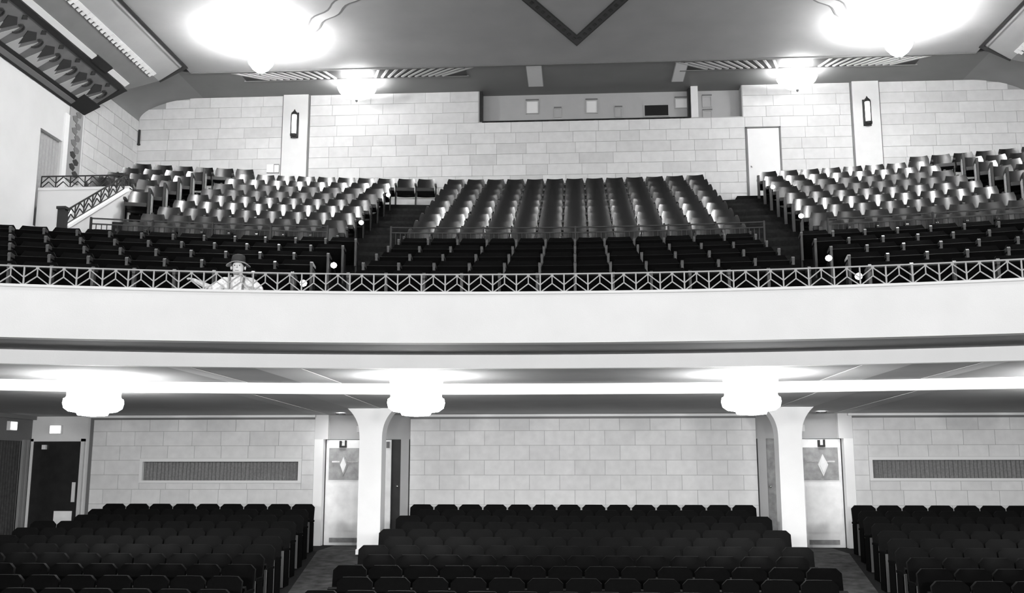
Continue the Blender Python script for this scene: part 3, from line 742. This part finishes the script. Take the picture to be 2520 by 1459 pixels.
# doorway with grey curtain in the left upper wall
t = struct(thing('door_2', 'grey curtained doorway in the left upper wall above the landing railing', 'doorway', (-XW, 20.92, 6.9)))
m = MB(); n = 24; V = []; F = []
for i in range(n + 1):
    y = -.475 + .95 * i / n; d = .03 * math.sin(i * 1.9)
    V += [(-.10 + d * .6, y, 0), (-.10 + d * .6, y, 2.2)]
F = [(2 * i, 2 * i + 1, 2 * i + 3, 2 * i + 2) for i in range(n)]
m.add(V, F); m.build('curtain', 'curtain_pale', t, True)
m = MB(); m.box(-.02, .03, .475, .67, 0, 2.9); m.build('door_jamb', 'plaster_white', t)
# ornamental pilaster strip
t = thing('ornament_strip', 'narrow ornamental strip with dark leaf relief beside the grey doorway', 'wall ornament', (-XW, 21.9, 8.3))
MB().box(.004, .03, -.30, .30, 0, 1.72).build('backing', 'cove_cream', t)
random.seed(3)
for i in range(11):
    z = .10 + i * .145; s = -1 if i % 2 else 1
    pts = [(s * .02, z), (s * .16, z + .03), (s * .20, z + .12), (s * .08, z + .17), (-s * .06, z + .10)]
    pts = pts if s > 0 else pts[::-1]
    m = MB(); m.prism(pts, .03, .045, 'yz'); m.build('leaf', 'frieze_dark' if i < 4 else 'mid_trim', t)
MB().box(.03, .042, -.02, .02, .05, 1.68).build('stem', 'mid_trim', t)

# ------------------------------------------------------------------ lower rear wall
YR = 22.3
lowblk = lambda u, z, du, dz, j: ((u, YR + .004 + j, z), (du, .03, dz))
for (x0, x1, nm, lab, hole) in ((-10.95, -5.85, 'wall_rear_left', 'pale stone block wall with a curtained slot window, left of the left double door', (-9.80, -6.12, 1.40, 1.94)),
                     (-3.70, 3.86, 'wall_rear', 'pale stone block wall between the two double doors', None),
                     (5.92, XL, 'wall_rear_right', 'pale stone block wall with a curtained slot window, right of the right double door', (6.22, 10.0, 1.46, 1.97))):
    b = MB()
    if hole:
        a, c, d, e = hole
        b.box(x0, a, YR, YR + .5, 0, 2.95); b.box(c, x1, YR, YR + .5, 0, 2.95); b.box(a, c, YR, YR + .5, 0, d); b.box(a, c, YR, YR + .5, e, 2.95)
        b.box(a, c, YR + .3, YR + .5, d, e)
    else: b.box(x0, x1, YR, YR + .5, 0, 2.95)
    o = struct(b.build(nm, 'mortar'), lab, 'wall')
    ashlar(o, x0, x1, .62, 2.86, .3215, .66, .66, 'stone_low', lowblk, [hole] if hole else (), .010, None, True)
    b = MB(); b.box(x0 - .1, x1 + .02, YR - .09, YR, 2.845, 2.895)
    k_ = {'wall_rear_left': 21, 'wall_rear': 22, 'wall_rear_right': 23}[nm]
    struct(b.build('trim_%d' % k_, 'light_trim'), 'pale moulding along the top of the %s lower rear wall' % {'wall_rear_left': 'left', 'wall_rear': 'centre', 'wall_rear_right': 'right'}[nm], 'trim')
    b = MB(); b.box(x0, x1, YR - .04, YR, 2.80, 2.845)
    struct(b.build('trim_%d' % (k_ + 3), 'mid_trim'), 'dark line below the %s wall moulding' % {'wall_rear_left': 'left', 'wall_rear': 'centre', 'wall_rear_right': 'right'}[nm], 'trim')
    if hole:
        a, c, d, e = hole
        t = struct(thing('window_1' if x0 < 0 else 'window_2', 'long low slot window with pleated grey curtain in the %s rear wall' % ('left' if x0 < 0 else 'right'), 'window', (a, YR, d)))
        W_, H_ = c - a, e - d; f = .07
        for nm2, bx in (('frame_rail', (0, W_, -.05, .06, H_ - f, H_)), ('frame_rail', (0, W_, -.05, .06, 0, f * .8)), ('frame_stile', (0, f, -.05, .06, f * .8, H_ - f)), ('frame_stile', (W_ - f, W_, -.05, .06, f * .8, H_ - f))):
            MB().box(*bx).build(nm2, 'light_trim', t)
        m = MB(); n = 260; V = []; F = []
        for i in range(n + 1):
            x = f * .9 + (W_ - 1.8 * f) * i / n; dd = .022 * math.sin(i * 1.02 + .6 * math.sin(i * .13))
            V += [(x, .09 + dd, .02), (x + .01 * math.sin(i * .3), .10 + dd * .6, H_ - .03)]
        F = [(2 * i, 2 * i + 1, 2 * i + 3, 2 * i + 2) for i in range(n)]
        m.add(V, F); m.build('curtain', 'curtain_grey', t, True)
# vestibules with doors
def vest(x0, x1, sx):
    nm = 'left' if sx < 0 else 'right'
    b = MB(); b.box(x0, x1, 22.66, 22.8, 0, 2.95); b.box(x0, x1, 22.50, 22.66, 2.36, 2.95)
    struct(b.build('wall_vestibule_' + nm, 'booth_grey'), 'grey wall panel above the %s double door' % nm, 'wall')
    t = struct(thing('door_3' if sx < 0 else 'door_4', '%s polished double door behind the %s column' % ('left' if sx < 0 else 'right', nm), 'door', (0, 22.5, .05)))
    # sx=-1: outer side at x0; sx=+1 outer side at x1
    def X(o): return x0 + o if sx < 0 else x1 - o
    def bx(name, m, o0, o1, y0, y1, z0, z1, par=t):
        a, c = sorted((X(o0), X(o1))); return MB().box(a, c, y0, y1, z0, z1).build(name, m, par)
    bx('door_jamb', 'plaster_white', .0, .20, -.2, .0, 0, 2.31)
    bx('jamb_head', 'plaster_side', .0, .30, -.2, .0, 2.31, 2.9)
    bx('inner_jamb', 'booth_grey', x1 - x0 - .22, x1 - x0 - .04, -.12, .1, 0, 2.31)
    L = bx('door_leaf', 'door_metal', .22, 1.10, .02, .07, .0, 2.30)
    bx('upper_panel', 'door_grey', .29, 1.03, .0, .02, 1.42, 2.12, L)
    bx('lower_panel', 'door_metal', .32, 1.00, .008, .02, .32, 1.30, L)
    bx('kick_or_light_plate', 'door_grey', .34, .98, .005, .02, .06, .16, L)
    cx = X(.62)
    m = MB(); m.prism([(cx, 1.98), (cx + .11, 1.75), (cx, 1.50), (cx - .11, 1.75)], -.02, .02); m.build('medallion', 'door_grey' if sx < 0 else 'door_white', L)
    m = MB(); m.prism([(cx, 1.92), (cx + .07, 1.75), (cx, 1.57), (cx - .07, 1.75)], -.035, -.015); m.build('medallion_core', 'door_metal', L)
    bx('medallion_bar', 'chrome', .36, .96, -.01, .01, 1.80, 1.835, L)
    m = MB(); m.box(cx - .09, cx - .05, -.06, .02, 2.16, 2.28); m.box(cx - .09, cx + .06, -.06, .02, 2.13, 2.17); m.box(cx + .03, cx + .06, -.05, .02, 2.14, 2.29); m.build('door_closer', 'dark_trim', L)
    L2 = bx('door_leaf', 'door_metal', 1.12, x1 - x0 - .46, .02, .07, 0, 2.30)
    c2 = X(x1 - x0 - .53)
    m = MB(); m.box(c2 - .03, c2 + .03, -.05, .02, 2.12, 2.26); m.build('door_closer', 'mid_trim', L2)
    L3 = bx('side_leaf', 'door_dark' if sx < 0 else 'door_grey', x1 - x0 - .45, x1 - x0 - .22, .06, .1, 0, 2.31)
    MB().lathe([(0, -.03), (.03, -.01), (.03, .01), (0, .03)], (X(x1 - x0 - .31), .03, 1.28), 10).build('knob', 'chrome', L3, True)
vest(-5.85, -3.70, -1); vest(3.86, 5.92, 1)
# recessed exit wall at far left with dark door
b = MB(); b.box(-XL - .2, -10.95, 22.62, 22.8, 0, 2.95)
struct(b.build('wall_rear_exit', 'pilaster_stone'), 'grey recessed wall around the dark exit door', 'wall')
b = MB(); b.box(-10.99, -10.93, 22.25, 22.62, 0, 2.9); struct(b.build('trim_27', 'mid_trim'), 'dark vertical corner strip beside the dark exit door', 'trim')
t = struct(thing('door_5', 'dark glossy exit door with a light patch put in as a pale plate in the left rear corner', 'door', (-11.90, 22.6, .05)))
L = MB().box(-.56, .56, -.03, .02, 0, 2.28).build('door_leaf', 'door_dark', t)
m = MB(); m.box(-.62, -.56, -.05, .02, 0, 2.34); m.box(.56, .64, -.05, .02, 0, 2.34); m.box(-.62, .64, -.05, .02, 2.28, 2.34); m.build('door_frame', 'pilaster_stone', t)
MB().box(.04, .46, -.045, -.03, .30, .72).build('kick_or_light_plate', 'door_metal', L)  # pale plate stands for the patch of light low on the door
MB().box(.42, .50, -.05, -.03, .92, 1.36).build('push_plate', 'light_trim', L)
MB().box(-.33, -.24, -.1, -.03, 2.10, 2.2).build('door_closer', 'light_trim', L)
for (loc, rz, l) in (((-11.95, 22.60, 2.50), 0, 'glowing white exit sign box above the dark exit door'), ((-XL + .0, 21.70, 2.55), R_(90), 'glowing white exit sign box above the curtained side doorway')):
    t = thing('exit_sign', l, 'sign', loc, rz)
    MB().box(-.14, .14, -.08, .0, 0, .20).build('housing', 'light_trim', t); MB().box(-.125, .125, -.09, -.08, .015, .185).build('lit_panel', 'lamp_exit', t)
# dark curtain in the left side doorway
t = struct(thing('door_6', 'left side doorway hung with a dark pleated curtain', 'doorway', (-XL, 21.73, .0)))
m = MB(); n = 60; V = []; F = []
for i in range(n + 1):
    y = -.48 + .96 * i / n; d = .045 * math.sin(i * .95 + .5 * math.sin(i * .21))
    V += [(-.05 + d, y, .05), (-.05 + d * .8, y, 2.33)]
F = [(2 * i, 2 * i + 1, 2 * i + 3, 2 * i + 2) for i in range(n)]
m.add(V, F); m.build('curtain', 'curtain_dark', t, True)
m = MB(); m.box(-.02, .06, .49, .58, .05, 2.36); m.box(-.02, .06, .66, .74, .05, 2.36); m.build('door_jamb', 'plaster_grey', t)
b = MB(); b.box(-XL, -XL + .1, 2.5, 22.6, 2.82, 2.92); struct(b.build('trim_28', 'mid_trim'), 'dark cornice along the left side wall under the balcony', 'trim')

# columns with flared capitals
for sx in (-1, 1):
    t = thing('column', 'white square column with flared capital, %s' % FS[sx], 'column', (sx * 4.19, 20.6, .03))
    hw = .23
    MB().box(-hw, hw, -hw, hw, .10, 2.2).build('shaft', 'plaster_white', t)
    m = MB(); V = []; F = []; n = 10; zt = 2.98
    for i in range(n + 1):
        a = math.pi / 2 * i / n; e = hw + .28 * (1 - math.cos(a)); z = 2.2 + (zt - .03 - 2.2) * math.sin(a) if False else 2.2 + (.70) * (i / n)
        e = hw + .26 * (i / n) ** 3
        V += [(-e, -hw - .0, z), (e, -hw, z), (e, hw, z), (-e, hw, z)]
    for i in range(n):
        for j in range(4): F.append((4 * i + j, 4 * i + (j + 1) % 4, 4 * i + 4 + (j + 1) % 4, 4 * i + 4 + j))
    F.append(tuple(range(4 * n, 4 * n + 4))); m.add(V, F); m.build('capital', 'plaster_white', t)
    MB().box(-hw - .02, hw + .02, -hw - .02, hw + .02, 0, .10).build('base', 'plaster_white', t)
    MB().box(-hw - .10, -hw, -.05, .05, 2.42, 2.55).build('junction_box', 'light_trim', t).location = (0 if sx < 0 else 2 * hw + .10, 0, 0)

# recessed downlights before the double doors
for sx in (-1, 1):
    t = thing('recessed_downlight', 'small recessed ceiling downlight before the double door, %s' % FS[sx], 'ceiling lamp', (sx * 5.15, 21.75, 2.905))
    MB().lathe([(.07, 0), (.11, 0), (.11, -.02), (.07, -.012)], (0, 0, 0), 20).build('rim', 'dark_trim', t, 40)
    MB().lathe([(0, -.004), (.07, -.004), (.07, .0), (0, .0)], (0, 0, 0), 20).build('lens', 'lamp_down', t)
# under-balcony drum lamps
for x, l in ((-7.58, 'large glowing stepped drum lamp under the balcony above the seats near the exit signs'), (-2.52, 'large glowing stepped drum lamp under the balcony beside the column on the exit-sign side'), (2.66, 'large glowing stepped drum lamp under the balcony beside the column away from the exit signs'), (7.75, 'large glowing stepped drum lamp under the balcony farthest from the exit signs')):
    t = thing('drum_lamp', l, 'ceiling lamp', (x, ya(x, 15.8) if abs(x) < 4 else ya(x, 16.4), 3.15))
    MB().lathe([(0, 0), (.42, 0), (.42, -.06), (.40, -.28), (.40, -.34)], (0, 0, 0), 32).build('upper_drum', 'lamp_drum_top', t, 40)
    MB().lathe([(.40, -.34), (.44, -.36), (.45, -.42), (.43, -.50), (.36, -.55), (.24, -.57), (.22, -.61), (0, -.63)], (0, 0, 0), 32).build('lower_bowl', 'lamp_drum', t, 40)
    MB().lathe([(.39, -.33), (.41, -.33), (.41, -.345), (.39, -.345)], (0, 0, 0), 32).build('metal_ring', 'light_trim', t, 40)

# aisle lights
for x, y, z, l in ((-4.33, 22.4, 7.98, 'tiny glowing aisle light high beside the top rows, stair-railing side'), (-4.33, 19.6, 6.63, 'tiny glowing aisle light beside the first upper rows, stair-railing side'), (-3.80, 15.3, 4.87, 'tiny glowing aisle light between loge rows, stair-railing side'), (-3.80, 13.6, 4.27, 'tiny glowing aisle light close behind the balcony railing, stair-railing side'),
                (4.33, 21.65, 7.80, 'tiny glowing aisle light high beside the top rows, white-door side'), (4.33, 19.1, 6.5, 'tiny glowing aisle light beside the first upper rows, white-door side'), (3.80, 15.1, 4.84, 'tiny glowing aisle light between loge rows, white-door side'), (3.80, 13.58, 4.27, 'tiny glowing aisle light close behind the balcony railing, white-door side')):
    t = thing('aisle_light', l, 'aisle light', (x, y, z))
    MB().lathe([(0, -.05), (.04, -.03), (.052, 0), (.04, .03), (0, .05)], (0, 0, 0), 12).build('globe', 'lamp_small', t, True)
    MB().bar((0, 0, -.03), (0, .10, -.10), .015, .02).build('bracket', 'bal_iron', t)

# ------------------------------------------------------------------ stage lamps behind the camera (unseen, added to light the balcony front)
def flood(x, y, z, e, name, label, tilt):
    t = thing(name, label, 'added stage lamp', (x, y, z))
    MB().lathe([(.06, -.34), (.12, -.32), (.18, -.1), (.30, .0), (.29, .0), (.16, -.1), (0, -.2)], (0, 0, 0), 16).build('reflector', 'dark_trim', t, 40).rotation_euler = (R_(-90), 0, 0)
    MB().bar((0, -.1, -.3), (0, -.1, -z + .15 if z < 4 else .6), .04, .04).build('stand', 'dark_trim', t)
    ld = bpy.data.lights.new('floodlight', 'AREA'); ld.shape = 'DISK'; ld.size = .5; ld.energy = e
    lo = bpy.data.objects.new('floodlight_beam', ld); C.objects.link(lo); lo.parent = t; lo.location = (0, .03, 0); lo.rotation_euler = (R_(tilt), 0, 0)
for i, x in enumerate((-6.0, -2.0, 2.0, 6.0)):
    flood(x, -3.2, 6.4, LAMP['stage'], 'added_stage_flood', '%s unseen floodlight added on the bar over the stage' % ORD[i], 86)
    flood(x, -3.6, 2.6, LAMP['foot'], 'added_stand_flood', '%s unseen floodlight added on a stand along the stage floor' % ORD[i], 91)
MB().bar((-8, -3.3, 7.04), (8, -3.3, 7.04), .06, .06).build('lighting_bar', 'dark_trim')
tag(bpy.data.objects['lighting_bar'], 'dark pipe added to carry the unseen floodlights', 'pipe')

# ------------------------------------------------------------------ person leaning at the balcony rail
def skin_mesh(verts, edges, radii, name, m, levels=2):
    me = bpy.data.meshes.new(name); me.from_pydata(verts, edges, [])
    o = bpy.data.objects.new(name, me); C.objects.link(o)
    sm = o.modifiers.new('skin', 'SKIN'); sm.use_smooth_shade = True
    ly = me.skin_vertices[0].data
    for i, r in enumerate(radii):
        ly[i].radius = (r, r) if not isinstance(r, tuple) else r
        ly[i].use_root = (i == 0)
    ss = o.modifiers.new('sub', 'SUBSURF'); ss.levels = levels; ss.render_levels = levels
    bpy.context.view_layer.update()
    dg = bpy.context.evaluated_depsgraph_get()
    nm = bpy.data.meshes.new_from_object(o.evaluated_get(dg)); nm.name = name
    bpy.data.objects.remove(o); nm.materials.clear(); nm.materials.append(MATS[m])
    for p in nm.polygons: p.use_smooth = True
    return nm
PX, PD = -4.49, 13.28
py_ = ya(PX, PD)
pr = thing('person', 'person in a pale shirt, braces and brimmed hat leaning at the balcony railing', 'person', (PX, py_, 3.42), -arot(PX, PD))
# local frame: -y faces the hall, z up from the walkway floor; kneeling, torso upright
V = []; E_ = []; RAD = []
def jv(p, r, par=None):
    V.append(p); RAD.append(r)
    if par is not None: E_.append((par, len(V) - 1))
    return len(V) - 1
pel = jv((0, .06, .36), (.135, .10)); waist = jv((0, .05, .50), (.125, .095), pel); chest = jv((0, .03, .66), (.15, .105), waist)
neckb = jv((0, .02, .785), (.075, .065), chest); neck = jv((0, .0, .83), (.055, .058), neckb); jaw = jv((0, -.025, .875), (.070, .080), neck); head = jv((0, -.01, .945), (.086, .096), jaw); crown = jv((0, 0, 1.02), (.070, .085), head)
hands = []
for s in (-1, 1):
    sh = jv((s * .18, .03, .745), .062, chest)
    if s < 0: el = jv((-.29, -.03, .63), .048, sh); wr = jv((-.47, -.13, .70), .034, el); hd = jv((-.54, -.15, .73), (.038, .024), wr)
    else: el = jv((.29, -.02, .63), .048, sh); wr = jv((.25, -.15, .60), .028, el); hd = jv((.22, -.20, .625), (.034, .02), wr)
    hp = Vector(V[hd]); d = (Vector(V[hd]) - Vector(V[wr])).normalized(); sd = d.cross(Vector((0, 0, 1))).normalized()
    for k in range(4):
        ln = (.060, .070, .066, .052)[k]; o_ = sd * (k - 1.5) * .017
        f0 = jv(tuple(hp + o_ + d * .035), .0095, hd); f1 = jv(tuple(hp + o_ + d * (.035 + ln * .55) + Vector((0, 0, -.008))), .0085, f0); jv(tuple(hp + o_ + d * (.03 + ln * .9) + Vector((0, 0, -.03))), .0075, f1)
    t0 = jv(tuple(hp + sd * .03 * s), .010, hd); jv(tuple(hp + sd * .05 * s + d * .035), .009, t0)
    hip = jv((s * .10, .06, .32), .095, pel); kn = jv((s * .12, -.02, .075), .062, hip); an = jv((s * .11, .32, .06), .045, kn); jv((s * .11, .44, .05), .035, an)
body = link('body', skin_mesh(V, E_, RAD, 'body', 'skin', 2), pr)
# face
MB().add([(0, -.110, .955), (-.016, -.098, .912), (.016, -.098, .912), (0, -.128, .915)], [(0, 1, 3), (0, 3, 2), (1, 2, 3), (0, 2, 1)]).build('nose', 'skin', body)
for s in (-1, 1):
    MB().lathe([(0, -.009), (.009, 0), (0, .009)], (s * .032, -.098, .95), 8).build('eye', 'dark_eye', body)
    MB().lathe([(0, -.028), (.012, -.01), (.014, .012), (0, .03)], (s * .090, .0, .93), 8).build('ear', 'skin', body, True)
MB().box(-.024, .024, -.106, -.095, .878, .885).build('mouth', 'mid_trim', body)
MB().lathe([(.088, .96), (.089, .985), (.086, 1.02), (.06, 1.05)], (0, .012, 0), 16).build('hair', 'felt_dark', body, True)
# shirt, trousers as clothing children
V = []; E_ = []; RAD = []
pel = jv((0, .06, .38), (.150, .112)); waist = jv((0, .05, .50), (.150, .115), pel); chest = jv((0, .03, .66), (.185, .125), waist); nb_ = jv((0, .02, .785), (.10, .082), chest); jv((0, .01, .818), (.072, .070), nb_)
for s in (-1, 1):
    sh = jv((s * .18, .03, .74), .080, chest)
    if s < 0: el = jv((-.29, -.03, .63), .070, sh); jv((-.34, -.055, .65), .058, el)
    else: el = jv((.29, -.02, .63), .070, sh); jv((.285, -.06, .625), .058, el)
link('shirt', skin_mesh(V, E_, RAD, 'shirt', 'shirt', 2), pr)
V = []; E_ = []; RAD = []
pel = jv((0, .06, .33), (.152, .116)); jv((0, .055, .40), (.150, .114), pel)
for s in (-1, 1):
    hip = jv((s * .10, .06, .30), .105, pel); kn = jv((s * .12, -.02, .08), .072, hip); jv((s * .11, .33, .065), .055, kn)
link('trousers', skin_mesh(V, E_, RAD, 'trousers', 'trouser', 2), pr)
for s in (-1, 1):
    m = MB(); pts = [(s * .085, .12, .79), (s * .09, .02, .835), (s * .092, -.085, .77), (s * .088, -.118, .66), (s * .08, -.095, .48)]
    for a, c in zip(pts, pts[1:]): m.bar(a, c, .012, .028, (0, -1, .3))
    m.build('brace_strap', 'mid_trim', pr)
m = MB(); n = 28; V2 = []
for (r, z) in ((.088, 1.000), (.155, .985), (.160, .992), (.150, .998), (.09, 1.012)):     # brim, drooping at the sides
    for i in range(n):
        a = 2 * math.pi * i / n; V2.append((r * math.cos(a), r * 1.08 * math.sin(a), z - (.035 * math.cos(a) ** 2 if r > .1 else 0)))
F2 = [(j * n + i, j * n + (i + 1) % n, ((j + 1) % 5) * n + (i + 1) % n, ((j + 1) % 5) * n + i) for j in range(5) for i in range(n)]
m.add(V2, F2); hat = m.build('hat', 'felt', pr, True)
MB().lathe([(.092, .995), (.095, 1.005), (.093, 1.045), (.088, 1.045)], (0, 0, 0), 24).build('hat_band', 'felt_dark', hat, 40)
m = MB(); V2 = []; n = 20
for (r, z) in ((.090, 1.03), (.088, 1.07), (.078, 1.105), (.045, 1.115), (0.004, 1.09)):
    for i in range(n):
        a = 2 * math.pi * i / n; V2.append((r * math.cos(a) * (1 if r > .05 else .8), r * 1.12 * math.sin(a), z + (.0 if r < .05 else .012 * math.sin(a))))
F2 = [(j * n + i, j * n + (i + 1) % n, (j + 1) * n + (i + 1) % n, (j + 1) * n + i) for j in range(4) for i in range(n)]
m.add(V2, F2); m.build('hat_crown', 'felt_crown', hat, True)
print('OBJECTS', len(bpy.data.objects))
